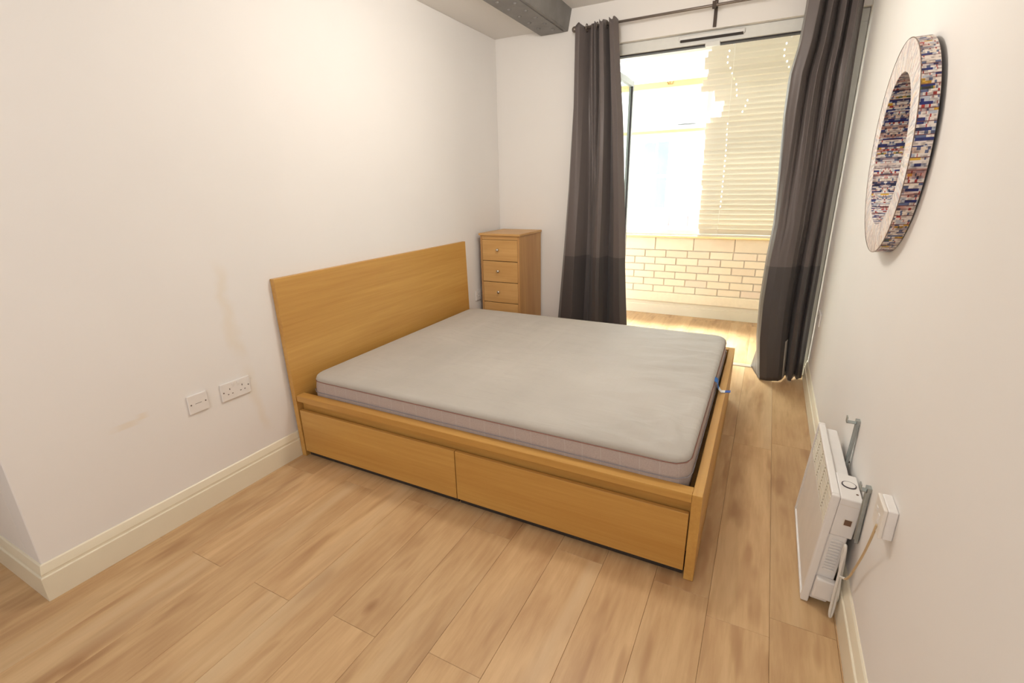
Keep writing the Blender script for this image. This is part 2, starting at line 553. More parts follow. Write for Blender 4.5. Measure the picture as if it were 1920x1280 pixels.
def magazine_mat(name, pale):
    """rolled magazine paper: thin strips by angle round the ring (object space, ring axis = X)"""
    m, t, b = nt(name)
    tc = N(t, 'ShaderNodeTexCoord')
    sp = N(t, 'ShaderNodeSeparateXYZ')
    L(t, tc.outputs['Object'], sp.inputs[0])
    at = N(t, 'ShaderNodeMath', operation='ARCTAN2')
    L(t, sp.outputs['Z'], at.inputs[0])
    L(t, sp.outputs['Y'], at.inputs[1])

    def mth(op, *a):
        n = N(t, 'ShaderNodeMath', operation=op)
        for q, v in enumerate(a):
            if isinstance(v, (int, float)):
                n.inputs[q].default_value = v
            else:
                L(t, v, n.inputs[q])
        return n.outputs[0]

    if pale:
        ln = N(t, 'ShaderNodeVectorMath', operation='LENGTH')
        c2 = N(t, 'ShaderNodeCombineXYZ')
        L(t, sp.outputs['Y'], c2.inputs[0])
        L(t, sp.outputs['Z'], c2.inputs[1])
        L(t, c2.outputs[0], ln.inputs[0])
        along = ln.outputs['Value']
    else:
        along = sp.outputs['X']

    def strips(per, shift, freq):
        """each rolled strip (one id per slice of angle) gets its own run of print colours"""
        sid = mth('FLOOR', mth('MULTIPLY', at.outputs[0], per))
        cb = N(t, 'ShaderNodeCombineXYZ')
        L(t, mth('MULTIPLY', sid, 7.31), cb.inputs[0])
        L(t, mth('MULTIPLY', along, freq), cb.inputs[1])
        cb.inputs[2].default_value = shift
        no = N(t, 'ShaderNodeTexNoise')
        no.inputs['Scale'].default_value = 1.0
        no.inputs['Detail'].default_value = 1.0
        L(t, cb.outputs[0], no.inputs['Vector'])
        return no

    a = strips(38, 0.0, 6 if pale else 13)
    bb = strips(24, 7.3, 4 if pale else 9)
    f = strips(60, 2.3, 8 if pale else 60)
    hue = ramp(t, [(0.28, srgb(25, 40, 120)), (0.37, srgb(190, 200, 215)), (0.42, srgb(238, 234, 230)), (0.46, srgb(180, 50, 45)),
                   (0.475, srgb(238, 232, 226)), (0.53, srgb(240, 236, 230)), (0.565, srgb(95, 110, 150)), (0.60, srgb(236, 228, 214)),
                   (0.645, srgb(225, 180, 60)), (0.69, srgb(60, 100, 60)), (0.74, srgb(50, 45, 50))], 'CONSTANT')
    L(t, a.outputs['Fac'], hue.inputs['Fac'])
    h2 = ramp(t, [(0.30, srgb(120, 70, 90)), (0.40, srgb(240, 236, 232)), (0.60, srgb(238, 226, 218)), (0.68, srgb(170, 90, 75))])
    L(t, bb.outputs['Fac'], h2.inputs['Fac'])
    mx = N(t, 'ShaderNodeMixRGB', blend_type='MULTIPLY')
    mx.inputs['Fac'].default_value = 0.8
    L(t, hue.outputs[0], mx.inputs['Color1'])
    L(t, h2.outputs[0], mx.inputs['Color2'])
    h3 = ramp(t, [(0.40, srgb(120, 105, 110)), (0.50, (1, 1, 1))])
    L(t, f.outputs['Fac'], h3.inputs['Fac'])
    mx2 = N(t, 'ShaderNodeMixRGB', blend_type='MULTIPLY')
    mx2.inputs['Fac'].default_value = 0.55
    L(t, mx.outputs[0], mx2.inputs['Color1'])
    L(t, h3.outputs[0], mx2.inputs['Color2'])
    # dark joints between bundles of strips
    fr_ = mth('FRACT', mth('MULTIPLY', at.outputs[0], 9.5))
    jn = mth('LESS_THAN', fr_, 0.07 if not pale else 0.0)
    mx3 = N(t, 'ShaderNodeMixRGB')
    L(t, jn, mx3.inputs['Fac'])
    L(t, mx2.outputs[0], mx3.inputs['Color1'])
    mx3.inputs['Color2'].default_value = (*srgb(105, 60, 62), 1)
    col = mx3.outputs[0]
    if pale:
        m5 = N(t, 'ShaderNodeMixRGB')
        m5.inputs['Fac'].default_value = 0.60
        L(t, col, m5.inputs['Color1'])
        m5.inputs['Color2'].default_value = (*srgb(222, 205, 194), 1)
        col = m5.outputs[0]
    L(t, col, b.inputs['Base Color'])
    b.inputs['Roughness'].default_value = 0.45
    bp = N(t, 'ShaderNodeBump')
    bp.inputs['Strength'].default_value = 0.35
    bp.inputs['Distance'].default_value = 0.003
    L(t, bb.outputs['Fac'], bp.inputs['Height'])
    L(t, bp.outputs['Normal'], b.inputs['Normal'])
    return m


m_mag_side = magazine_mat('rolled_magazine_edge', False)
m_mag_face = magazine_mat('rolled_magazine_face', True)
m_mirror, _t, _b = nt('mirror_silver')
_b.inputs['Metallic'].default_value = 1
_b.inputs['Roughness'].default_value = 0.02
_b.inputs['Base Color'].default_value = (0.88, 0.9, 0.9, 1)

m_render = plain('pale_facade_render', (0.50, 0.47, 0.43), 0.8, var=0.04, scale=2)
m_redbrick = plain('red_brick_band', (0.24, 0.14, 0.13), 0.85, var=0.15, scale=6)
m_pane_far = plain('far_window_pane', (0.09, 0.15, 0.17), 0.1, var=0.1, scale=2)
m_asphalt = plain('street_asphalt', (0.30, 0.29, 0.28), 0.9)
m_sill = plain('sill_timber_paint', srgb(244, 222, 168), 0.4)
m_ledge = plain('cream_trunking_paint', srgb(244, 232, 206), 0.5)


# ------------------------------------------------------------------ geometry helpers
def box(bm, x0, x1, y0, y1, z0, z1, bev=0.0, seg=1):
    r = bmesh.ops.create_cube(bm, size=1)
    vs = r['verts']
    for v in vs:
        v.co = Vector(((x0 + x1) / 2 + v.co.x * (x1 - x0), (y0 + y1) / 2 + v.co.y * (y1 - y0), (z0 + z1) / 2 + v.co.z * (z1 - z0)))
    if bev > 0:
        es = list({e for v in vs for e in v.link_edges})
        bmesh.ops.bevel(bm, geom=es, offset=bev, segments=seg, profile=0.5, affect='EDGES')
    return bm


def cyl(bm, p0, p1, r, n=16, r2=None):
    p0, p1 = Vector(p0), Vector(p1)
    d = p1 - p0
    q = Vector((0, 0, 1)).rotation_difference(d.normalized()).to_matrix().to_4x4()
    mt = Matrix.Translation((p0 + p1) / 2) @ q
    bmesh.ops.create_cone(bm, cap_ends=True, segments=n, radius1=r, radius2=r if r2 is None else r2, depth=d.length, matrix=mt)
    return bm


def sweep(bm, pts, r, n=10):
    pts = [Vector(p) for p in pts]
    # Catmull-Rom refinement
    out = []
    for i in range(len(pts) - 1):
        a = pts[max(0, i - 1)]; b = pts[i]; c = pts[i + 1]; d = pts[min(len(pts) - 1, i + 2)]
        for k in range(6):
            u = k / 6
            out.append(0.5 * ((2 * b) + (c - a) * u + (2 * a - 5 * b + 4 * c - d) * u * u + (3 * b - a - 3 * c + d) * u ** 3))
    out.append(pts[-1])
    rings = []
    nrm = None
    for i, p in enumerate(out):
        tg = (out[min(i + 1, len(out) - 1)] - out[max(i - 1, 0)]).normalized()
        if nrm is None:
            nrm = tg.orthogonal().normalized()
        nrm = (nrm - tg * nrm.dot(tg)).normalized()
        bi = tg.cross(nrm)
        rings.append([bm.verts.new(p + (nrm * math.cos(2 * math.pi * k / n) + bi * math.sin(2 * math.pi * k / n)) * r) for k in range(n)])
    for a, b in zip(rings, rings[1:]):
        for k in range(n):
            bm.faces.new((a[k], a[(k + 1) % n], b[(k + 1) % n], b[k]))
    bm.faces.new(rings[0][::-1])
    bm.faces.new(rings[-1])
    return bm


def obj(name, bm, mat, parent=None, smooth=False, loc=None, kind=None):
    bmesh.ops.recalc_face_normals(bm, faces=bm.faces)
    me = bpy.data.meshes.new(name)
    bm.to_mesh(me)
    bm.free()
    me.materials.append(mat)
    if smooth:
        me.polygons.foreach_set('use_smooth', [True] * len(me.polygons))
    o = bpy.data.objects.new(name, me)
    C.objects.link(o)
    if parent:
        o.parent = parent
    if loc:
        o.location = loc
    if kind:
        o['kind'] = kind
    return o


def share(src, parent, loc, name=None):
    c = src.copy()
    c.name = name or src.name.split('.')[0]
    C.objects.link(c)
    c.parent = parent
    c.location = loc
    return c


def B(*a, **k):
    bm = bmesh.new()
    return box(bm, *a, **k)


def thing(name, label, cat, loc=(0, 0, 0), group=None):
    o = bpy.data.objects.new(name, None)
    o.empty_display_size = 0.1
    C.objects.link(o)
    o.location = loc
    o['label'] = label
    o['category'] = cat
    if group:
        o['group'] = group
    return o


def tag(o, label, cat, group=None):
    o['label'] = label
    o['category'] = cat
    if group:
        o['group'] = group
    return o


def struct(name, bm, mat):
    return obj(name, bm, mat, kind='structure')


# ------------------------------------------------------------------ room shell
bm = B(-2.3, W + 0.12, -3.5, YB + 0.20, -0.16, -0.009)
floor = struct('floor', bm, plain('joint_brown', (0.36, 0.25, 0.16), 0.8))
# laminate planks, running towards the window
PW, PL, G = 0.1925, 1.286, 0.00035
cuts_known = {12: -0.378, 11: -0.462, 10: -0.385, 9: -1.02, 8: -0.395, 7: -1.0, 6: -0.43, 5: -1.035, 4: -0.40, 3: -1.062, 2: -0.42, 1: -1.07, 0: -0.45, -1: -1.08}
X0 = 2.345 - 11 * PW - 0.0  # left edge of column 0 ... column i spans X0+i*PW .. +PW
plank_mesh = {}


def plank(x0, x1, y0, y1):
    key = (round(x1 - x0, 4), round(y1 - y0, 4))
    if key not in plank_mesh:
        bm = bmesh.new()
        w2, l2 = (x1 - x0) / 2 - G, (y1 - y0) / 2 - G
        c = 0.0009
        lo = [bm.verts.new((sx * w2, sy * l2, -0.008)) for sx, sy in ((-1, -1), (1, -1), (1, 1), (-1, 1))]
        mi = [bm.verts.new((sx * w2, sy * l2, -c)) for sx, sy in ((-1, -1), (1, -1), (1, 1), (-1, 1))]
        hi = [bm.verts.new((sx * (w2 - c), sy * (l2 - c), 0)) for sx, sy in ((-1, -1), (1, -1), (1, 1), (-1, 1))]
        for a, b in ((lo, mi), (mi, hi)):
            for k in range(4):
                bm.faces.new((a[k], a[(k + 1) % 4], b[(k + 1) % 4], b[k]))
        bm.faces.new(hi)
        bm.faces.new(lo[::-1])
        o = obj('plank', bm, m_floor, floor, loc=((x0 + x1) / 2, (y0 + y1) / 2, 0))
        plank_mesh[key] = o
    else:
        o = share(plank_mesh[key], floor, ((x0 + x1) / 2, (y0 + y1) / 2, 0))
    return o


rp = random.Random(3)
for i in range(-11, 13):
    xa = 2.345 + (i - 12) * PW + PW - 0.0 if False else 2.345 + (i - 12) * PW
    xb = min(xa + PW, W)
    if i == 12:
        xb = 2.538
    for (ya, yb, solid) in ((-3.4, 2.14, False), (2.20, YB, True)):
        if xa < -2.0 or (solid and xa < -1.0):
            continue
        if xb < 0.0 and not solid:
            lim = YC
        else:
            lim = yb
        off = cuts_known.get(i, rp.uniform(-1.2, 0))
        k0 = math.floor((ya - off) / PL)
        y = off + k0 * PL
        while y < lim:
            a, b = max(y, ya), min(y + PL, lim)
            if b - a > 0.03:
                plank(xa, xb, a, b)
            y += PL
for (ya, yb) in ((-3.4, -0.9), (-0.9, 2.14), (2.20, YB)):
    plank(2.538, W, ya, yb)
obj('threshold_strip', B(0.92, W, 2.14, 2.20, -0.008, 0.006, bev=0.002), m_threshold, floor)

struct('wall_left', B(-0.12, 0.0, YC, D, -0.009, H, bev=0.003), m_wall_left)
struct('wall_alcove', B(-2.2, -0.12, YC, YC + 0.12, -0.009, H), m_wall)
struct('wall_right', B(W, W + 0.12, -3.5, YB + 0.2, -0.009, H2 + 0.15), m_wall)
bm = B(-0.12, 0.92, D, D + 0.15, -0.009, 2.70)
box(bm, 0.92, W, D, D + 0.15, 2.392, 2.70)
struct('wall_far', bm, m_wall)
struct('wall_rear', B(-2.3, W, -3.5, -3.4, -0.009, H2 + 0.1), m_wall)
struct('wall_side', B(-2.3, -2.2, -3.4, YC + 0.12, -0.009, H2 + 0.1), m_wall)
bm = B(-2.2, 0.415, -3.4, D, H, H2 + 0.15)
box(bm, 0.415, W, -3.4, D, H2, H2 + 0.15)
struct('ceiling', bm, m_ceil)

PROF = [(0.0, 0.0), (0.018, 0.0), (0.018, 0.097), (0.0165, 0.0995), (0.0125, 0.1005), (0.0125, 0.107), (0.0135, 0.112),
        (0.0115, 0.122), (0.0085, 0.134), (0.0065, 0.1415), (0.003, 0.145), (0.0, 0.145)]


def skirting(name, path, inward):
    """path: floor polyline on the wall face; inward: +1 room lies to the right of travel, -1 left"""
    bm = bmesh.new()
    P = [Vector((x, y, 0)) for x, y in path]
    rings = []
    for i, p in enumerate(P):
        ns = []
        for a, b in ((i - 1, i), (i, i + 1)):
            if a >= 0 and b < len(P):
                d = (P[b] - P[a]).normalized()
                ns.append(Vector((d.y, -d.x, 0)) * inward)
        if len(ns) == 2:
            n = (ns[0] + ns[1])
            n = n / n.dot(ns[0])
        else:
            n = ns[0]
        rings.append([bm.verts.new(p + n * d + Vector((0, 0, z + 0.0005))) for d, z in PROF])
    m = len(PROF)
    for a, b in zip(rings, rings[1:]):
        for k in range(m):
            bm.faces.new((a[k], a[(k + 1) % m], b[(k + 1) % m], b[k]))
    bm.faces.new(rings[0])
    bm.faces.new(rings[-1][::-1])
    return struct(name, bm, m_skirt)


skirting('baseboard_left', [(0, D), (0, YC), (-2.2, YC)], -1)
skirting('baseboard_right', [(W, -3.4), (W, D - 0.005)], -1)
skirting('baseboard_far', [(0.019, D), (0.90, D)], 1)
skirting('baseboard_balcony', [(-0.9, YB), (W, YB)], 1)

# balcony room shell
struct('wall_balcony_left', B(-1.0, -0.9, D + 0.15, YB + 0.2, -0.009, 2.75), m_wall)
struct('ceiling_balcony', B(-1.0, W, D + 0.15, YB + 0.2, 2.75, 2.85), m_ceil)
bm = B(-1.0, W, YB + 0.012, YB + 0.2, -0.009, 0.848)
box(bm, -1.0, W, YB - 0.001, YB + 0.2, 2.66, 2.75)
parapet = struct('wall_balcony', bm, m_mortar)


def brick_row(z0, z1, x_start, pitch, ln):
    proto = None
    x = x_start
    while x > -0.9:
        x -= pitch
    while x < W:
        a, b = max(x, -0.9), min(x + ln, W - 0.002)
        if b - a > 0.02:
            full = abs((b - a) - ln) < 1e-6
            loc = ((a + b) / 2, YB + 0.008, (z0 + z1) / 2)
            if full and proto:
                o = share(proto, parapet, loc)
            else:
                o = obj('brick', B(-(b - a) / 2, (b - a) / 2, -0.010, 0.010, -(z1 - z0) / 2, (z1 - z0) / 2, bev=0.0025), m_brick, parapet, loc=loc)
                if full:
                    proto = o
            o.location.y += rp.uniform(-0.0015, 0.0015)
        x += pitch


brick_row(0.716, 0.845, 1.104 + 0.004, 0.3975, 0.389)
for k in range(6):
    zt = 0.706 - 0.0775 * k
    zb = max(zt - 0.0685, 0.247)
    if zt - zb > 0.01:
        brick_row(zb, zt, 1.0 + 0.0045 + (0.112 if k % 2 else 0.0), 0.2235, 0.2145)
struct('trim_1', B(-0.9, W - 0.002, YB - 0.035, YB + 0.012, 0.1465, 0.247, bev=0.004), m_ledge)
struct('trim_2', B(-0.9, W - 0.002, YB - 0.045, YB + 0.09, 0.849, 0.874, bev=0.004), m_sill)

# window over the parapet
WY0, WY1 = YB + 0.02, YB + 0.075
win = thing('window_1', '', '')
del win['label'], win['category']
win['kind'] = 'structure'
bm = B(-0.9, W, WY0, WY1, 0.874, 0.93, bev=0.003)
box(bm, -0.9, W, WY0, WY1, 2.60, 2.66, bev=0.003)
for xx in (-0.9, 0.70 - 0.8, 0.66, 1.495, W - 0.055):
    box(bm, xx, xx + 0.05, WY0, WY1, 0.93, 2.60, bev=0.003)
obj('window_frame', bm, m_white_gloss, win)
obj('transom', B(-0.85, W - 0.055, WY0 - 0.012, WY1, 2.315, 2.372, bev=0.004), m_sill, win)
obj('glazing_bar', B(-0.85, W - 0.055, WY0 - 0.004, WY1, 1.895, 1.925, bev=0.003), m_sill, win)
for a, b in ((-0.85, -0.10), (-0.05, 0.66), (0.71, 1.495), (1.545, W - 0.055)):
    for c, d in ((0.93, 1.895), (1.925, 2.315), (2.372, 2.60)):
        obj('pane', B(a, b, WY0 + 0.025, WY0 + 0.029, c, d), m_glass, win)
bm = bmesh.new()
box(bm, 1.110, 1.160, WY0 - 0.022, WY0 - 0.012, 2.338, 2.352, bev=0.002)
cyl(bm, (1.120, WY0 - 0.022, 2.345), (1.104, WY0 - 0.034, 2.362), 0.006, 10)
cyl(bm, (1.150, WY0 - 0.022, 2.345), (1.164, WY0 - 0.034, 2.366), 0.006, 10)
obj('catch', bm, m_brass, win)

# doorway between the rooms
door = thing('door_1', '', '')
del door['label'], door['category']
door['kind'] = 'structure'
bm = B(0.92, W - 0.001, 2.10, 2.17, 2.318, 2.391, bev=0.003)
box(bm, 0.92, 0.965, 2.10, 2.17, 0.0065, 2.318, bev=0.003)
box(bm, W - 0.050, W - 0.001, 2.10, 2.17, 0.0065, 2.318, bev=0.003)
obj('door_frame', bm, m_door_frame, door)
obj('frame_gasket', B(0.966, W - 0.052, 2.112, 2.160, 2.308, 2.3175), m_gasket, door)
v = obj('trickle_vent', B(1.455, 1.875, 2.084, 2.0995, 2.350, 2.378, bev=0.003), m_white_gloss, door)
obj('vent_slot', B(1.465, 1.866, 2.0805, 2.0995, 2.3425, 2.3555), m_dark, v)
obj('keep_plate', B(1.632, 1.727, 2.090, 2.12, 2.298, 2.325, bev=0.002), m_door_frame, door)
# open leaf, swung out into the balcony
LX = 0.93
leafo = None
bm = bmesh.new()
ya, yb_, za, zb = 2.16, 2.985, 0.012, 2.292
box(bm, LX - 0.035, LX, ya, ya + 0.055, za, zb, bev=0.003)
box(bm, LX - 0.035, LX, yb_ - 0.055, yb_, za, zb, bev=0.003)
box(bm, LX - 0.035, LX, ya + 0.055, yb_ - 0.055, zb - 0.05, zb, bev=0.003)
box(bm, LX - 0.035, LX, ya + 0.055, yb_ - 0.055, za, za + 0.09, bev=0.003)
leaf = obj('door_leaf', bm, plain('grey_door_leaf', (0.36, 0.37, 0.36), 0.4), door)
obj('glass_pane', B(LX - 0.022, LX - 0.014, ya + 0.055, yb_ - 0.055, za + 0.09, zb - 0.05), m_glass, leaf)
bm = B(LX - 0.012, LX + 0.003, yb_ - 0.071, yb_ - 0.0555, za + 0.09, zb - 0.05)
obj('gasket', bm, m_gasket, leaf)

# ------------------------------------------------------------------ outside
struct('ground', B(-30, 20, YB + 0.3, 40, -6.2, -6.0), m_asphalt)
# unseen overhang, added to block sun through the top lights
struct('sun_block_overhang', B(-3.0, 5.0, YB + 0.21, YB + 0.30, 2.80, 3.05), m_render)
bld = thing('building', 'pale overexposed building across the street seen through the balcony window', 'building', (0, 10, -6))
FZ = 6.0
obj('facade_wall', B(-14, 8, 0.12, 6, 0, FZ + 4.6), m_render, bld)
obj('brick_band', B(-14, 8, 0.06, 0.119, FZ + 0.45, FZ + 0.66), m_redbrick, bld)
obj('cornice', B(-14, 8, -0.12, 0.119, FZ + 2.62, FZ + 2.80), m_render, bld)
obj('pilaster', B(0.13, 0.50, -0.02, 0.119, 0, FZ + 2.6), m_render, bld)
for k in range(6):
    x0 = -0.60 - 2.05 * k if k else -0.60
    for zz in (FZ + 0.80, FZ - 2.4):
        wn = obj('far_window', B(x0, x0 + 0.62, 0.02, 0.10, zz, zz + 1.55), m_white_gloss, bld)
        for a in (0.05, 0.34):
            for c, d in ((0.06, 0.72), (0.79, 1.48)):
                obj('far_pane', B(x0 + a, x0 + a + 0.24, 0.012, 0.0195, zz + c, zz + d), m_pane_far, wn)

# ------------------------------------------------------------------ steel beam
bx = thing('steel_beam', 'grey painted riveted steel beam running along the ceiling', 'beam', (0.52, 0, 2.52))
bm = bmesh.new()
sec = [(-0.110, 0.0), (0.112, 0.0), (0.116, 0.008), (0.142, 0.1455), (-0.106, 0.1455), (-0.106, 0.020), (-0.110, 0.014)]
r0 = [bm.verts.new((x, -3.395, z)) for x, z in sec]
r1 = [bm.verts.new((x, D - 0.001, z)) for x, z in sec]
for k in range(len(sec)):
    bm.faces.new((r0[k], r0[(k + 1) % len(sec)], r1[(k + 1) % len(sec)], r1[k]))
bm.faces.new(r0[::-1])
bm.faces.new(r1)
obj('girder', bm, m_beam, bx)
obj('cover_plate', B(-0.104, 0.090, -3.39, D - 0.03, -0.006, -0.0003, bev=0.002), m_beam, bx)
riv = None
for row, (xx, ph) in enumerate(((-0.040, 1.854), (0.046, 1.928))):
    k = 0
    while ph - 0.157 * k > 0.2:
        loc = (xx, ph - 0.157 * k, -0.006)
        if riv is None:
            bm = bmesh.new()
            bmesh.ops.create_uvsphere(bm, u_segments=10, v_segments=6, radius=0.014)
            bmesh.ops.scale(bm, vec=(1, 1, 0.6), verts=bm.verts)
            riv = obj('rivet', bm, m_beam, bx, smooth=True, loc=loc)
        else:
            share(riv, bx, loc)
        k += 1

# ------------------------------------------------------------------ bed
bed = thing('bed', 'light oak double bed with tall flat headboard and low side drawers', 'bed', (0.0135, -0.3415, 0.0))
bed.rotation_euler = (0, 0, 0.0048)
BW, BL, RZ, HB = 1.7651, 2.0773, 0.3677, 0.992
# headboard leans back to the wall above the skirting
bm = B(0.0, 0.030, 0, BW, 0.001, HB, bev=0.0012)
for v_ in bm.verts:
    v_.co.x += 0.008 - 0.020 * v_.co.z / HB
hbo = obj('headboard', bm, m_oak_y, bed)
# side rails: top ledge + recessed panel
for s, nm in ((0, 1), (1, -1)):
    f = lambda a: a if s == 0 else BW - a
    ys = sorted((f(0.0), f(0.050)))
    rail = obj('side_rail', B(0.0385, 2.0425, ys[0], ys[1], 0.334, RZ, bev=0.001), m_oak_x, bed)
    ys = sorted((f(0.034), f(0.050)))
    obj('rail_panel', B(0.0385, 2.0425, ys[0], ys[1], 0.10, 0.3338), m_oak_x, rail)
    for a, b in ((0.0445, 1.0365), (1.0405, 2.0385)):
        ys = sorted((f(0.001), f(0.019)))
        dr = obj('drawer', B(a, b, ys[0], ys[1], 0.036, 0.284, bev=0.0012), m_oak_x, bed)
        ys = sorted((f(0.0195), f(0.0335)))
        bm = B(a + 0.01, b - 0.01, ys[0], ys[1], 0.05, 0.262)
        obj('drawer_box', bm, m_oak_x, dr)
        ys = sorted((f(0.0215), f(0.45)))
        obj('drawer_gap_shade', B(a + 0.004, b - 0.004, ys[0], ys[1], 0.004, 0.049), m_dark, dr)  # near-black block painting the shade in the gap under the drawer
obj('footboard', B(2.0430, BL, 0, BW, 0.001, RZ, bev=0.0012), m_oak_y, bed)
obj('slatted_base', B(0.04, 2.04, 0.052, BW - 0.052, 0.235, 0.258), m_oak_edge, bed)
obj('centre_beam', B(0.04, 2.04, BW / 2 - 0.02, BW / 2 + 0.02, 0.0, 0.234), m_oak_edge, bed)

# ------------------------------------------------------------------ mattress
MX0, MX1, MY0, MY1, MZ0, MZ1 = 0.098, 2.034, -0.280, 1.352, 0.262, 0.472
mat_root = thing('mattress', 'bare grey double mattress with brown piping lying on the oak bed', 'mattress', ((MX0 + MX1) / 2, (MY0 + MY1) / 2, MZ0))
hx, hy, hz = (MX1 - MX0) / 2, (MY1 - MY0) / 2, MZ1 - MZ0


def rrect(d, rad, n):
    """n points round a rounded rectangle inset by d"""
    ax, ay = hx - d, hy - d
    r = max(0.004, min(rad, ax, ay) - d * 0.3)
    segs = []
    per = [2 * (ax - r), math.pi * r / 2, 2 * (ay - r), math.pi * r / 2] * 2
    tot = sum(per[:4]) * 2
    out = []
    for k in range(n):
        s = (k + 0.5) / n * tot
        # side order: bottom, corner, right, corner, top, corner, left, corner
        lens = [2 * (ax - r), math.pi * r / 2, 2 * (ay - r), math.pi * r / 2, 2 * (ax - r), math.pi * r / 2, 2 * (ay - r), math.pi * r / 2]
        j = 0
        while s > lens[j] and j < 7:
            s -= lens[j]
            j += 1
        if j == 0: p = (-ax + r + s, -ay)
        elif j == 1:
            a = -math.pi / 2 + s / r; p = (ax - r + r * math.cos(a), -ay + r + r * math.sin(a))
        elif j == 2: p = (ax, -ay + r + s)
        elif j == 3:
            a = s / r; p = (ax - r + r * math.cos(a), ay - r + r * math.sin(a))
        elif j == 4: p = (ax - r - s, ay)
        elif j == 5:
            a = math.pi / 2 + s / r; p = (-ax + r + r * math.cos(a), ay - r + r * math.sin(a))
        elif j == 6: p = (-ax, ay - r - s)
        else:
            a = math.pi + s / r; p = (-ax + r + r * math.cos(a), -ay + r + r * math.sin(a))
        out.append(p)
    return out


NP = 240


def tuft(x, y):
    """vertical quilting of the sides"""
    return 0.0035 * abs(math.sin(math.pi * (x + y * 0.999) / 0.105))


def wr(x, y, d):
    """wrinkles on the top: soft diagonal folds, strongest near the foot corner"""
    X, Y = x + hx, y + hy
    z = 0.009 * noise.noise(Vector((X * 1.8, Y * 1.8, 0.3)))
    foot = max(0, min(1, (X - 1.25) / 0.6))
    z += 0.010 * foot * noise.noise(Vector((X * 3.0 + Y * 1.2, Y * 13 - X * 4.0, 1.7)))
    z += 0.0045 * noise.noise(Vector((X * 11, Y * 2.0, 5.1)))
    rg = 1 - abs(noise.noise(Vector((X * 1.5 + Y * 0.8, Y * 5.5 - X * 2.6, 9.4)))) * 5
    z += 0.006 * max(0, rg) * (0.25 + foot)
    rg = 1 - abs(noise.noise(Vector((X * 6.5, Y * 1.1 + X * 0.8, 3.4)))) * 6
    z += 0.0022 * max(0, rg)
    # long creases fanning from the near foot corner
    cx, cy = X - 1.94, Y - 0.0
    ang = math.atan2(cy + 0.001, -cx + 0.001)
    rr = math.hypot(cx, cy)
    z += 0.008 * math.exp(-((rr - 0.30) / 0.28) ** 2) * math.sin(ang * 13)
    return z * min(1, d / 0.06)


def ringset(bm, prof):
    rings = []
    for d, z, mode in prof:
        pts = rrect(d, 0.07, NP)
        ring = []
        for (x, y) in pts:
            dd = 0
            zz = z
            if mode == 's':
                k = 1 - tuft(x, y) / max(hx, hy) * 1.0
                x, y = x * k, y * k
            elif mode == 't':
                zz = z + wr(x, y, d)
            ring.append(bm.verts.new((x, y, zz)))
        rings.append(ring)
    for a, b in zip(rings, rings[1:]):
        for k in range(NP):
            bm.faces.new((a[k], a[(k + 1) % NP], b[(k + 1) % NP], b[k]))
    return rings


zs = 0.180   # piping height
bm = bmesh.new()
rs = ringset(bm, [(0.012, 0.0, 'n'), (0.003, 0.012, 's'), (0.0, 0.05, 's'), (-0.004, 0.10, 's'), (-0.003, 0.145, 's'), (0.0, zs - 0.012, 's'), (0.004, zs, 'n')])
bm.faces.new(rs[0][::-1])
obj('side_border', bm, m_matt_side, mat_root, smooth=True)
bm = bmesh.new()
prof = [(0.004, zs, 'n'), (0.002, zs + 0.006, 'n'), (0.006, zs + 0.018, 'n'), (0.016, zs + 0.028, 'n'), (0.032, hz - 0.001, 'n')]
d = 0.05
while d < hy - 0.02:
    prof.append((d, hz + 0.004 * min(1, d / 0.3), 't'))
    d += 0.016
rs = ringset(bm, prof)
bm.faces.new(rs[-1])
obj('top_panel', bm, m_matt_top, mat_root, smooth=True)
def piping(dd, zz_, mat_):
    bm = bmesh.new()
    pts = rrect(dd, 0.07, 160)
    rings = []
    for k in range(160):
        p = Vector((*pts[k], zz_)); q = Vector((*pts[(k + 1) % 160], zz_)); o_ = Vector((*pts[k - 1], zz_))
        tg = (q - o_).normalized(); nn = Vector((tg.y, -tg.x, 0))
        rings.append([bm.verts.new(p + nn * 0.002 * math.cos(a) + Vector((0, 0, 0.002 * math.sin(a)))) for a in [i * math.pi / 3 for i in range(6)]])
    for k in range(160):
        a, b = rings[k], rings[(k + 1) % 160]
        for i in range(6):
            bm.faces.new((a[i], a[(i + 1) % 6], b[(i + 1) % 6], b[i]))
    obj('piping', bm, mat_, mat_root, smooth=True)


piping(0.001, zs, m_piping)
piping(-0.006, 0.122, m_piping_grey)
# woven label hanging over the footboard
TX, TY = MX1 - mat_root.location.x, 0.600 - mat_root.location.y
bm = bmesh.new()
path = [(TX - 0.004, 0.188), (TX + 0.010, 0.176), (TX + 0.016, 0.135), (TX + 0.032, 0.111), (TX + 0.075, 0.113)]
cols = []
for j, (x, z) in enumerate(path):
    wdt = (0.026, 0.024, 0.016, 0.011, 0.010)[j]
    sk = 0.012 * j
    cols.append([bm.verts.new((x, TY - wdt + sk, z)), bm.verts.new((x, TY + wdt + sk, z + 0.004)),
                 bm.verts.new((x, TY + wdt + sk, z + 0.0055)), bm.verts.new((x, TY - wdt + sk, z + 0.0015))])
for a, b in zip(cols, cols[1:]):
    for k in range(4):
        bm.faces.new((a[k], a[(k + 1) % 4], b[(k + 1) % 4], b[k]))
bm.faces.new(cols[0][::-1]); bm.faces.new(cols[-1])
tagm, tt, tb = nt('label_blue_and_white')
tcx = N(tt, 'ShaderNodeTexCoord'); sx_ = N(tt, 'ShaderNodeSeparateXYZ'); L(tt, tcx.outputs['Object'], sx_.inputs[0])
mr = N(tt, 'ShaderNodeMapRange'); mr.inputs['From Min'].default_value = TX; mr.inputs['From Max'].default_value = TX + 0.08
L(tt, sx_.outputs['X'], mr.inputs['Value'])
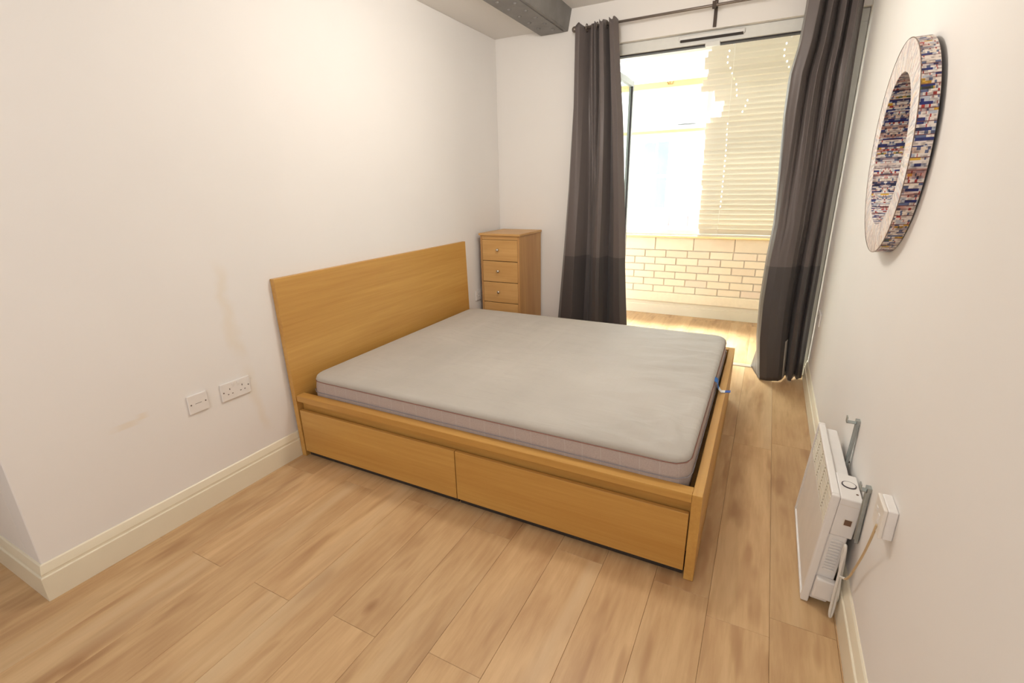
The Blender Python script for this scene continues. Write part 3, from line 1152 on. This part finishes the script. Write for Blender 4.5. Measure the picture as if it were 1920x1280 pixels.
rrp = ramp(tt, [(0.0, srgb(30, 110, 190)), (0.24, srgb(235, 235, 235)), (0.62, srgb(60, 95, 170))], 'CONSTANT')
L(tt, mr.outputs[0], rrp.inputs['Fac']); L(tt, rrp.outputs[0], tb.inputs['Base Color'])
lb = obj('fabric_label', bm, tagm, mat_root, smooth=False)
lb['label'] = 'blue and white fabric label'

# ------------------------------------------------------------------ chest of drawers
ch = thing('chest_of_drawers', 'narrow beech effect chest of drawers in the corner behind the bed', 'chest of drawers', (0.232, 1.612, 0))
cx0, cx1, cdep = -0.180, 0.183, 0.424
obj('side_panel', B(cx0, cx0 + 0.016, 0.0, cdep, 0.001, 1.022), m_beech_z, ch)
obj('side_panel', B(cx1 - 0.016, cx1, 0.0, cdep, 0.001, 1.022), m_beech_z, ch)
obj('top', B(cx0 - 0.010, cx1 + 0.010, -0.012, cdep + 0.002, 1.0222, 1.041, bev=0.004, seg=2), m_beech_x, ch)
obj('back_panel', B(cx0 + 0.0165, cx1 - 0.0165, cdep - 0.006, cdep, 0.02, 1.02), m_beech_x, ch)
obj('top_rail', B(cx0 + 0.0165, cx1 - 0.0165, 0.003, 0.02, 0.992, 1.0218), m_beech_x, ch)
obj('plinth', B(cx0 + 0.0165, cx1 - 0.0165, 0.012, 0.03, 0.001, 0.108), m_beech_x, ch)
obj('carcass_shade_sheet', B(cx0 + 0.0165, cx1 - 0.0165, 0.024, 0.030, 0.11, 0.99), m_dark, ch)  # dark sheet standing in for shade between the drawer fronts
dp = kp = None
for z1_, z0_ in ((0.989, 0.818), (0.813, 0.642), (0.637, 0.466), (0.461, 0.290), (0.285, 0.112)):
    bm = B(-(cx1 - cx0 - 0.036) / 2, (cx1 - cx0 - 0.036) / 2, -0.002, 0.016, -(z1_ - z0_) / 2, (z1_ - z0_) / 2, bev=0.003, seg=2)
    d_ = obj('drawer', bm, m_beech_x, ch, loc=((cx0 + cx1) / 2, 0.0, (z0_ + z1_) / 2))
    bm = bmesh.new()
    cyl(bm, (0, -0.002, 0), (0, -0.014, 0), 0.005, 12)
    bmesh.ops.create_uvsphere(bm, u_segments=14, v_segments=8, radius=0.0125, matrix=Matrix.Translation((0, -0.021, 0)) @ Matrix.Scale(0.75, 4, (0, 1, 0)))
    obj('knob', bm, m_chrome, d_, smooth=True, loc=(-0.012, 0, 0.006))


# ------------------------------------------------------------------ curtains
def lerp(a, b, t):
    return a + (b - a) * t


def interp(tab, t):
    """smooth interpolation of (t, v...) rows"""
    if t <= tab[0][0]: return tab[0][1:]
    for i in range(len(tab) - 1):
        if t <= tab[i + 1][0]:
            u = (t - tab[i][0]) / (tab[i + 1][0] - tab[i][0])
            u = u * u * (3 - 2 * u)
            return tuple(lerp(a, b, u) for a, b in zip(tab[i][1:], tab[i + 1][1:]))
    return tab[-1][1:]


def linterp(tab, t):
    if t <= tab[0][0]: return tab[0][1]
    for i in range(len(tab) - 1):
        if t <= tab[i + 1][0]:
            u = (t - tab[i][0]) / (tab[i + 1][0] - tab[i][0])
            return lerp(tab[i][1], tab[i + 1][1], u)
    return tab[-1][1]


def curtain_sheet(name, mat, parent, yc_, top_f, bot_f, left_x, right_x, z_top, z_hem, nu=150, nv=70, off=0.0, y_hem=None, amp=1.0):
    """top_f / bot_f: folds as rows (fraction along the width, depth); left_x/right_x: (z, x) tables"""
    bm = bmesh.new()
    grid = []
    for j in range(nv + 1):
        v = j / nv
        row = []
        for i in range(nu + 1):
            u = i / nu
            zt, zh = z_top(u), z_hem(u)
            z = lerp(zt, zh, v)
            hv = min(1, max(0, (2.40 - z) / 1.7))
            hv = hv * hv * (3 - 2 * hv)
            ft, fb = interp(top_f, u), interp(bot_f, u)
            # rows: (u, depth, position along width)
            dep = lerp(ft[0], fb[0], hv) * amp
            pos = lerp(ft[1], fb[1], hv)
            xl, xr = linterp(left_x, z), linterp(right_x, z)
            x = lerp(xl, xr, pos)
            y = yc_ + dep + off
            y += 0.004 * noise.noise(Vector((u * 9, z * 1.5, 2.2)))
            x += 0.003 * noise.noise(Vector((u * 7, z * 2.0, 8.2)))
            if y_hem:
                dx, dy = y_hem(u, z)
                x += dx; y += dy
            row.append(bm.verts.new((x, y, z)))
        grid.append(row)
    for j in range(nv):
        for i in range(nu):
            bm.faces.new((grid[j][i], grid[j][i + 1], grid[j + 1][i + 1], grid[j + 1][i]))
    o = obj(name, bm, mat, parent, smooth=True)
    so = o.modifiers.new('thickness', 'SOLIDIFY')
    so.thickness = 0.003
    so.offset = 0
    return o


cl = thing('curtain', 'left taupe grey curtain hanging behind the bed beside the open door', 'curtain', (0, 0, 0), None)
topf = [(0.00, 0.00, 0.0), (0.07, -0.035, 0.04), (0.15, -0.040, 0.13), (0.20, 0.0, 0.20), (0.26, 0.045, 0.27), (0.31, 0.035, 0.33),
        (0.35, -0.015, 0.38), (0.38, 0.01, 0.42), (0.42, -0.02, 0.47), (0.45, 0.02, 0.50), (0.49, 0.01, 0.54), (0.55, -0.040, 0.60), (0.63, -0.045, 0.68),
        (0.67, 0.01, 0.715), (0.70, 0.045, 0.74), (0.74, 0.01, 0.775), (0.80, -0.04, 0.82), (0.90, -0.050, 0.92), (1.0, -0.015, 1.0)]
botf = [(0.00, 0.01, 0.0), (0.10, -0.045, 0.08), (0.20, -0.060, 0.24), (0.25, 0.0, 0.30), (0.30, 0.055, 0.35), (0.34, 0.06, 0.40),
        (0.38, 0.03, 0.44), (0.42, 0.02, 0.46), (0.45, -0.01, 0.48), (0.49, -0.03, 0.51), (0.52, -0.05, 0.54), (0.57, -0.065, 0.60), (0.62, -0.05, 0.635),
        (0.66, 0.02, 0.66), (0.70, 0.06, 0.70), (0.75, 0.02, 0.76), (0.82, -0.02, 0.84), (0.92, -0.035, 0.93), (1.0, 0.01, 1.0)]
pk = [0.0, 0.12, 0.36, 0.44, 0.58, 0.86]


def ztopL(u):
    return 2.515 + 0.012 * math.cos((u * 7.5) * 2 * math.pi) * 0.8


panel = curtain_sheet('curtain_panel', m_curtain, cl, 1.955, topf, botf, [(0.0, 0.585), (0.265, 0.614), (0.834, 0.657), (1.394, 0.700), (1.98, 0.729), (2.53, 0.738)],
              [(0.0, 1.262), (0.278, 1.230), (0.773, 1.190), (1.188, 1.170), (1.876, 1.120), (2.298, 1.078), (2.53, 1.055)],
              ztopL, lambda u: 0.012, amp=1.2)
bm = bmesh.new()
for i in range(1):
    pass

cr_ = thing('curtain', 'right taupe grey curtain hanging beside the right wall, wide flat fold in front', 'curtain', (0, 0, 0), None)
topr = [(0.00, 0.02, 0.0), (0.05, -0.035, 0.04), (0.16, -0.045, 0.22), (0.20, 0.00, 0.29), (0.24, 0.045, 0.33), (0.29, 0.00, 0.38),
        (0.35, -0.035, 0.45), (0.42, 0.00, 0.51), (0.48, 0.045, 0.57), (0.54, -0.01, 0.62), (0.60, -0.035, 0.68), (0.66, 0.01, 0.72), (0.70, 0.04, 0.75),
        (0.76, -0.01, 0.79), (0.84, -0.03, 0.87), (0.91, 0.02, 0.93), (0.95, 0.05, 0.97), (1.0, 0.05, 1.0)]
botr = [(0.00, 0.040, 0.015), (0.05, 0.015, 0.0), (0.09, -0.02, 0.03), (0.14, -0.05, 0.08), (0.24, -0.055, 0.22), (0.34, -0.045, 0.36),
        (0.44, -0.035, 0.48), (0.52, -0.005, 0.56), (0.58, 0.045, 0.61), (0.64, 0.055, 0.65), (0.70, 0.00, 0.70), (0.76, -0.005, 0.76),
        (0.82, 0.03, 0.81), (0.87, 0.06, 0.86), (0.92, 0.03, 0.90), (0.96, 0.05, 0.95), (1.0, 0.06, 1.0)]


def hemR(u):
    z = 0.010
    z += 0.045 * math.exp(-((u - 0.61) / 0.035) ** 2) + 0.04 * math.exp(-((u - 0.83) / 0.04) ** 2)
    return z


def flare(u, z):
    k = max(0, 1 - z / 0.22) * max(0, 1 - u / 0.05)
    return (-0.055 * k, 0.16 * k)


curtain_sheet('curtain_panel', m_curtain, cr_, 1.945, topr, botr,
              [(0.0, 2.240), (0.32, 2.20), (0.587, 2.187), (0.90, 2.191), (1.126, 2.204), (1.554, 2.185), (1.827, 2.172), (2.038, 2.172), (2.207, 2.200), (2.41, 2.212)],
              [(0.0, 2.532), (0.472, 2.530), (0.919, 2.528), (1.429, 2.527), (1.981, 2.516), (2.40, 2.512), (2.53, 2.512)],
              lambda u: 2.515 + 0.01 * math.cos(u * 8 * 2 * math.pi), hemR, nu=170, nv=80, y_hem=flare, amp=1.35)
curtain_sheet('lining', m_lining, cr_, 1.945, topr, botr,
              [(0.0, 2.262), (0.32, 2.225), (0.9, 2.215), (2.41, 2.235)], [(0.0, 2.530), (0.919, 2.526), (2.40, 2.508), (2.53, 2.508)],
              lambda u: 0.30, lambda u: 0.014, nu=120, nv=30, off=0.022, amp=1.35)['label'] = 'white curtain lining showing at the hem'
# eyelet near the leading edge
bm = bmesh.new()
n_ = 28
for k in range(n_):
    pass
vr = []
for k in range(n_):
    a = 2 * math.pi * k / n_
    cc = Vector((0, math.cos(a) * 0.023, math.sin(a) * 0.023))
    ring = []
    for q in range(8):
        b2 = 2 * math.pi * q / 8
        ring.append(bm.verts.new(cc + Vector((math.sin(b2) * 0.003, math.cos(a) * math.cos(b2) * 0.005, math.sin(a) * math.cos(b2) * 0.005))))
    vr.append(ring)
for k in range(n_):
    for q in range(8):
        bm.faces.new((vr[k][q], vr[k][(q + 1) % 8], vr[(k + 1) % n_][(q + 1) % 8], vr[(k + 1) % n_][q]))
ey = obj('eyelet', bm, m_rod, cr_, smooth=True, loc=(2.231, 1.935, 2.47))
for x in (2.28, 2.35, 2.42, 2.48):
    share(ey, cr_, (x, 1.958, 2.47))
for x in (0.76, 0.82, 0.90, 0.97, 1.03):
    e2 = share(ey, cl, (x, 1.958, 2.495))

# curtain pole
pole = thing('curtain_pole', 'thin pewter curtain pole above the doorway with a dark centre bracket', 'curtain pole', (1.63, 1.958, 2.497))
bm = bmesh.new()
cyl(bm, (-0.895, 0, 0), (0.925, 0, 0.006), 0.0085, 14)
obj('pole', bm, m_rod, pole, smooth=True)
bm = bmesh.new()
bmesh.ops.create_uvsphere(bm, u_segments=16, v_segments=10, radius=0.021)
obj('finial', bm, m_rod, pole, smooth=True, loc=(-0.905, 0, 0))
bm = B(0.045, 0.066, 0.092, 0.099, -0.098, 0.16, bev=0.001)
box(bm, 0.047, 0.063, 0.012, 0.092, 0.012, 0.024)
box(bm, 0.044, 0.066, -0.013, 0.013, -0.014, -0.009)
box(bm, 0.044, 0.066, -0.016, -0.011, -0.014, 0.024)
box(bm, 0.044, 0.066, -0.013, 0.014, 0.0125, 0.024)
obj('bracket', bm, m_bracket, pole)

# ------------------------------------------------------------------ venetian blind
bl = thing('venetian_blind', 'cream venetian blind covering the right half of the balcony window', 'blind', (1.5, 3.5, 0.0))
edges = [(2.60, 1.499), (2.54, 1.475), (2.489, 1.453), (2.42, 1.46), (2.394, 1.500), (2.34, 1.49), (2.296, 1.448), (2.25, 1.44), (2.235, 1.561), (2.16, 1.57), (2.15, 1.66), (2.12, 1.660),
         (2.06, 1.65), (2.017, 1.638), (1.99, 1.589), (1.96, 1.53), (1.955, 1.512), (1.811, 1.519), (0.89, 1.543)]
pit = 0.0475
holes = [(2.59, 1.692), (2.543, 1.658), (2.461, 1.643), (2.40, 1.68), (2.373, 1.691), (2.242, 1.753), (2.158, 1.762), (2.118, 1.859), (2.024, 1.835),
         (1.983, 1.772), (1.93, 1.71), (1.889, 1.71), (1.68, 1.721), (1.357, 1.726), (0.922, 1.725)]
nsl = 36
for k in range(nsl):
    z = 2.612 - pit * (k + 0.5)
    le = linterp([(a, b) for a, b in sorted(edges)], z)
    le = round(le / 0.012) * 0.012 + rp.uniform(-0.004, 0.004)
    re_ = W - 0.06
    hx_ = linterp(sorted(holes), z)
    bm = bmesh.new()
    # closed slat, gently curved, with the cord slot left open
    hw, hh = 0.005, 0.007
    xs = [le - 1.5, hx_ - hw - 1.5, hx_ + hw - 1.5, hx_ + 0.46 - hw - 1.5, hx_ + 0.46 + hw - 1.5, re_ - 1.5]
    zz = [-0.0265, -hh + 0.010, hh + 0.010, 0.0265]
    prof = {0: 0.014, 1: 0.002, 2: -0.004, 3: -0.012}
    vv = {(i, j, s): bm.verts.new((xs[i], prof[j] + s * 0.0012, zz[j])) for i in range(6) for j in range(4) for s in (0, 1)}
    show = 1.93 > z > 1.15 or z > 1.98
    for i in range(5):
        for j in range(3):
            if j == 1 and ((i == 1 and show) or (i == 3 and z > 2.2)):
                continue
            for s in (0, 1):
                bm.faces.new((vv[i, j, s], vv[i + 1, j, s], vv[i + 1, j + 1, s], vv[i, j + 1, s]))
    o = obj('slat', bm, m_slat, bl, loc=(0, 0, z))
zb_ = 2.612 - pit * nsl
obj('bottom_rail', B(0.035, W - 1.56, -0.012, 0.014, zb_ - 0.028, zb_ - 0.006, bev=0.003), m_slat, bl)
obj('head_rail', B(0.0, W - 1.56, -0.02, 0.022, 2.614, 2.655, bev=0.002), m_slat, bl)
bm = bmesh.new()
sweep(bm, [(0.205, -0.020, 2.61), (0.214, -0.022, 1.9), (0.222, -0.021, 1.3), (0.226, -0.020, 0.88)], 0.0016, 6)
obj('pull_cord', bm, m_cable, bl, smooth=True)

# ------------------------------------------------------------------ sockets on the left wall
def plate(name, label, y0, y1, z0, z1, kind):
    cy, cz = (y0 + y1) / 2, (z0 + z1) / 2
    t = thing(name, label, 'socket' if 'socket' in name else 'wall plate', (0.0, cy, cz))
    hw, hh = (y1 - y0) / 2, (z1 - z0) / 2
    obj('face_plate', B(0.0005, 0.0095, -hw, hw, -hh, hh, bev=0.003, seg=2), m_plastic, t)

    def screw(y, z):
        bm = bmesh.new()
        cyl(bm, (0.009, y, z), (0.0103, y, z), 0.0034, 10)
        obj('screw', bm, m_hole, t)
    screw(-hw + 0.011, 0)
    screw(hw - 0.011, 0)
    if kind == 'double':
        for c in (-0.031, 0.031):
            bm = B(0.0092, 0.0101, c - 0.002, c + 0.002, 0.006, 0.014)
            box(bm, 0.0092, 0.0101, c - 0.0135, c - 0.0075, -0.016, -0.012)
            box(bm, 0.0092, 0.0101, c + 0.0075, c + 0.0135, -0.016, -0.012)
            obj('pin_holes', bm, m_hole, t)
            obj('rocker_switch', B(0.009, 0.0125, c + (0.014 if c < 0 else -0.022), c + (0.022 if c < 0 else -0.014), 0.020, 0.034, bev=0.001), m_plastic, t)
    else:
        obj('raised_line', B(0.0092, 0.0102, -0.014, 0.014, -0.0008, 0.0008), m_hole, t)
    return t


plate('wall_plate', 'square white blank wall plate left of the double socket', -0.844, -0.758, 0.471, 0.557, 'blank')
plate('wall_socket', 'white double wall socket between blank plate and headboard', -0.695, -0.549, 0.469, 0.555, 'double')
plate('wall_socket', 'white double wall socket partly hidden behind the chest of drawers', 1.578, 1.724, 0.466, 0.552, 'double')

# ------------------------------------------------------------------ right wall: fused spur box, far socket
t = thing('spur_box', 'small white cable outlet box on the right wall behind the heater', 'wall plate', (W, -0.500, 0.5625))
obj('back_box', B(-0.022, -0.0005, -0.043, 0.043, -0.043, 0.043, bev=0.002), m_plastic, t)
obj('face_plate', B(-0.032, -0.0222, -0.043, 0.043, -0.043, 0.043, bev=0.003, seg=2), m_plastic_old, t)
bm = B(-0.0335, -0.0315, -0.022, -0.008, -0.012, 0.012)
box(bm, -0.0335, -0.0315, 0.006, 0.020, 0.006, 0.018)
obj('fuse_holder', bm, m_plastic, t)
t = thing('wall_socket', 'small white wall socket low on the right wall next to the curtain', 'socket', (W, 1.80, 0.53))
obj('face_plate', B(-0.010, -0.0005, -0.073, 0.073, -0.043, 0.043, bev=0.003, seg=2), m_plastic, t)
bm = B(-0.0105, -0.0095, -0.04, -0.034, 0.006, 0.014)
box(bm, -0.0105, -0.0095, 0.034, 0.04, 0.006, 0.014)
obj('pin_holes', bm, m_hole, t)

# ------------------------------------------------------------------ heater leaning on the floor by the right wall
he = thing('panel_heater', 'white electric panel heater standing loose on the floor against the right wall', 'heater', (2.439, -0.248, 0.002))
he.rotation_euler = (0, math.radians(3.6), 0)
LY, HZ = 0.560, 0.442
bm = B(0.006, 0.020, 0.004, LY - 0.004, 0.004, 0.300)
obj('front_panel', bm, m_plastic_old, he)
bm = B(0.0, 0.024, 0.0, 0.016, 0.0, HZ, bev=0.004, seg=2)
box(bm, 0.0, 0.024, LY - 0.016, LY, 0.0, HZ, bev=0.004, seg=2)
box(bm, 0.0, 0.024, 0.0165, LY - 0.0165, HZ - 0.012, HZ, bev=0.004, seg=2)
box(bm, 0.0, 0.024, 0.0165, LY - 0.0165, 0.0, 0.012, bev=0.003, seg=2)
obj('bezel', bm, m_plastic, he)
# outlet grille: backing, louvres in five bays, dark gaps between bays
gr = obj('grille', B(0.014, 0.020, 0.017, LY - 0.017, 0.300, HZ - 0.0125), m_grille, he)
nb_ = 5
bw_ = (LY - 0.034) / nb_
lv = dt = None
for b_ in range(nb_):
    y0 = 0.017 + b_ * bw_
    for r_ in range(9):
        z = 0.308 + r_ * 0.0135
        if lv is None:
            lv = obj('louvre', B(0.004, 0.0135, 0.0, bw_ - 0.010, 0.0, 0.008, bev=0.0012), m_grille, gr, loc=(0, y0 + 0.008, z))
            dt = obj('grille_gap', B(0.010, 0.0139, 0.0, 0.0045, 0.0, 0.0075), m_hole, gr, loc=(0, y0 + 0.0015, z))
        else:
            share(lv, gr, (0, y0 + 0.008, z))
            share(dt, gr, (0, y0 + 0.0015, z))
obj('rear_casing', B(0.0245, 0.076, 0.004, LY - 0.010, 0.020, 0.296, bev=0.003), m_plastic, he)
obj('upper_casing', B(0.0245, 0.070, 0.165, LY - 0.010, 0.2965, 0.425, bev=0.003), m_plastic, he)
cb_ = obj('control_box', B(0.0245, 0.086, 0.001, 0.164, 0.2965, 0.440, bev=0.004, seg=2), m_plastic, he)
bm = bmesh.new()
cyl(bm, (0.056, 0.092, 0.440), (0.056, 0.092, 0.4425), 0.0215, 28)
obj('dial_ring', bm, m_black, cb_)
bm = bmesh.new()
cyl(bm, (0.056, 0.092, 0.4425), (0.056, 0.092, 0.4432), 0.0182, 28)
dl = obj('dial', bm, m_plastic, cb_)
bm = bmesh.new()
cyl(bm, (0.074, 0.044, 0.440), (0.074, 0.044, 0.4412), 0.0038, 10)
obj('indicator_light', bm, m_switch, cb_)
obj('rocker_switch', B(0.052, 0.072, -0.0015, 0.001, 0.345, 0.366, bev=0.0008), m_switch, cb_)
obj('switch_surround', B(0.049, 0.075, -0.0005, 0.0009, 0.342, 0.369), m_plastic_old, cb_)
obj('top_seam', B(0.025, 0.0855, 0.0001, 0.0011, 0.4155, 0.418), m_plastic_old, cb_)
rb = None
for k in range(11):
    if rb is None:
        rb = obj('vent_rib', B(0.034, 0.066, -0.0015, 0.0038, 0.0, 0.0055, bev=0.001), m_plastic, he, loc=(0, 0, 0.155 + k * 0.0118))
    else:
        share(rb, he, (0, 0, 0.155 + k * 0.0118))
obj('cable_entry_box', B(0.0245, 0.082, -0.022, 0.0035, 0.048, 0.125, bev=0.005, seg=2), m_plastic, he)

# cable: yellowed run from the outlet box down to the skirting, white loops behind the heater
cord = thing('power_cord', 'yellowed and white power cord looped between outlet box and heater', 'cable', (W, -0.45, 0.0))
bm = bmesh.new()
PX = 0.0
sweep(bm, [(-0.0335, -0.070, 0.545), (-0.030, -0.036, 0.472), (-0.022, 0.026, 0.376), (-0.020, 0.073, 0.294), (-0.021, 0.107, 0.229), (-0.023, 0.128, 0.198), (-0.024, 0.140, 0.188)], 0.0033, 8)
o = obj('flex', bm, m_cable_old, cord, smooth=True)
o['label'] = 'yellowed length of flex'
bm = bmesh.new()
sweep(bm, [(-0.024, 0.140, 0.188), (-0.034, 0.165, 0.180), (-0.036, 0.176, 0.240), (-0.036, 0.172, 0.290), (-0.034, 0.164, 0.272),
           (-0.036, 0.162, 0.200), (-0.038, 0.160, 0.110), (-0.040, 0.152, 0.036), (-0.036, 0.150, 0.014), (-0.030, 0.160, 0.040), (-0.028, 0.170, 0.120), (-0.028, 0.180, 0.220),
           (-0.030, 0.184, 0.262), (-0.030, 0.178, 0.200), (-0.026, 0.168, 0.110), (-0.024, 0.172, 0.072), (-0.030, 0.180, 0.058), (-0.040, 0.184, 0.080), (-0.048, 0.190, 0.110)], 0.0042, 8)
o = obj('flex', bm, m_cable, cord, smooth=True)
o['label'] = 'white looped flex'

# wall brackets the heater used to hang on
def bracket(label, y, z0, z1, tabx, bow):
    t = thing('heater_bracket', label, 'bracket', (W, y, z0), 'empty heater brackets on the right wall')
    h = z1 - z0
    bm = bmesh.new()
    n = 10
    prev = None
    for k in range(n + 1):
        u = k / n
        zz = h * u
        x = -0.0015 - bow * (1 - u) ** 2
        yy = 0.0
        ring = [bm.verts.new((x + a, yy + b, zz)) for a, b in ((-0.012, -0.011), (-0.010, -0.011), (-0.002, -0.009), (-0.002, 0.009), (-0.010, 0.011), (-0.012, 0.011), (-0.012, 0.009), (-0.004, 0.007), (-0.004, -0.007), (-0.012, -0.009))]
        if prev:
            for i in range(10):
                bm.faces.new((prev[i], prev[(i + 1) % 10], ring[(i + 1) % 10], ring[i]))
        else:
            bm.faces.new(ring)
        prev = ring
    bm.faces.new(prev[::-1])
    obj('channel', bm, m_steel, t)
    bm = B(-tabx, -0.0135, -0.011, 0.011, h - 0.010, h - 0.007)
    box(bm, -tabx, -tabx + 0.003, -0.011, 0.011, h - 0.010, h + 0.012)
    box(bm, -0.0135, -0.0005, -0.011, 0.011, h - 0.012, h + 0.004)
    obj('hook', bm, m_steel, t)
    for zz in (0.03, h * 0.5):
        bm = bmesh.new()
        cyl(bm, (-0.0045, 0, zz), (-0.0075, 0, zz), 0.004, 10)
        obj('screw', bm, m_bracket, t)
    return t


bracket('steel heater bracket on the right wall beyond the heater, its tab sticking out', 0.075, 0.375, 0.575, 0.042, 0.008)
bracket('steel heater bracket on the right wall directly behind the heater control box', -0.258, 0.300, 0.500, 0.030, 0.0)

# ------------------------------------------------------------------ round mirror
mi = thing('round_mirror', 'round wall mirror framed in rolled colourful magazine paper', 'mirror', (W - 0.0090, 0.2577, 1.497))
mi.rotation_euler = (0, math.atan(-0.0244), 0)
RO, RI, TH = 0.3343, 0.2400, 0.0452
NS = 128


def ringstrip(name, prof, mat, par):
    bm = bmesh.new()
    rings = []
    for k in range(NS):
        a = 2 * math.pi * k / NS
        rings.append([bm.verts.new((x, r * math.cos(a), r * math.sin(a))) for x, r in prof])
    m = len(prof)
    for k in range(NS):
        p, q = rings[k], rings[(k + 1) % NS]
        for i in range(m - 1):
            bm.faces.new((p[i], q[i], q[i + 1], p[i + 1]))
    return obj(name, bm, mat, par, smooth=False)


ringstrip('outer_band', [(0.0, RO), (-TH + 0.001, RO)], m_mag_side, mi)
ringstrip('inner_band', [(-0.003, RI), (-TH + 0.001, RI)], m_mag_side, mi)
ringstrip('face_ring', [(-TH + 0.001, RO), (-TH, RO - 0.002), (-TH - 0.0015, (RO + RI) / 2), (-TH, RI + 0.002), (-TH + 0.001, RI)], m_mag_face, mi)
ringstrip('rim_cord', [(-TH + 0.001, RO + 0.0012), (-TH - 0.0008, RO + 0.0012), (-TH - 0.0012, RO - 0.001)], m_switch, mi)
ringstrip('back_ring', [(0.0, RO), (0.0, RI + 0.002)], m_black, mi)
bm = bmesh.new()
cyl(bm, (-0.001, 0, 0), (-0.0032, 0, 0), RI + 0.001, 96)
obj('mirror_glass', bm, m_mirror, mi)
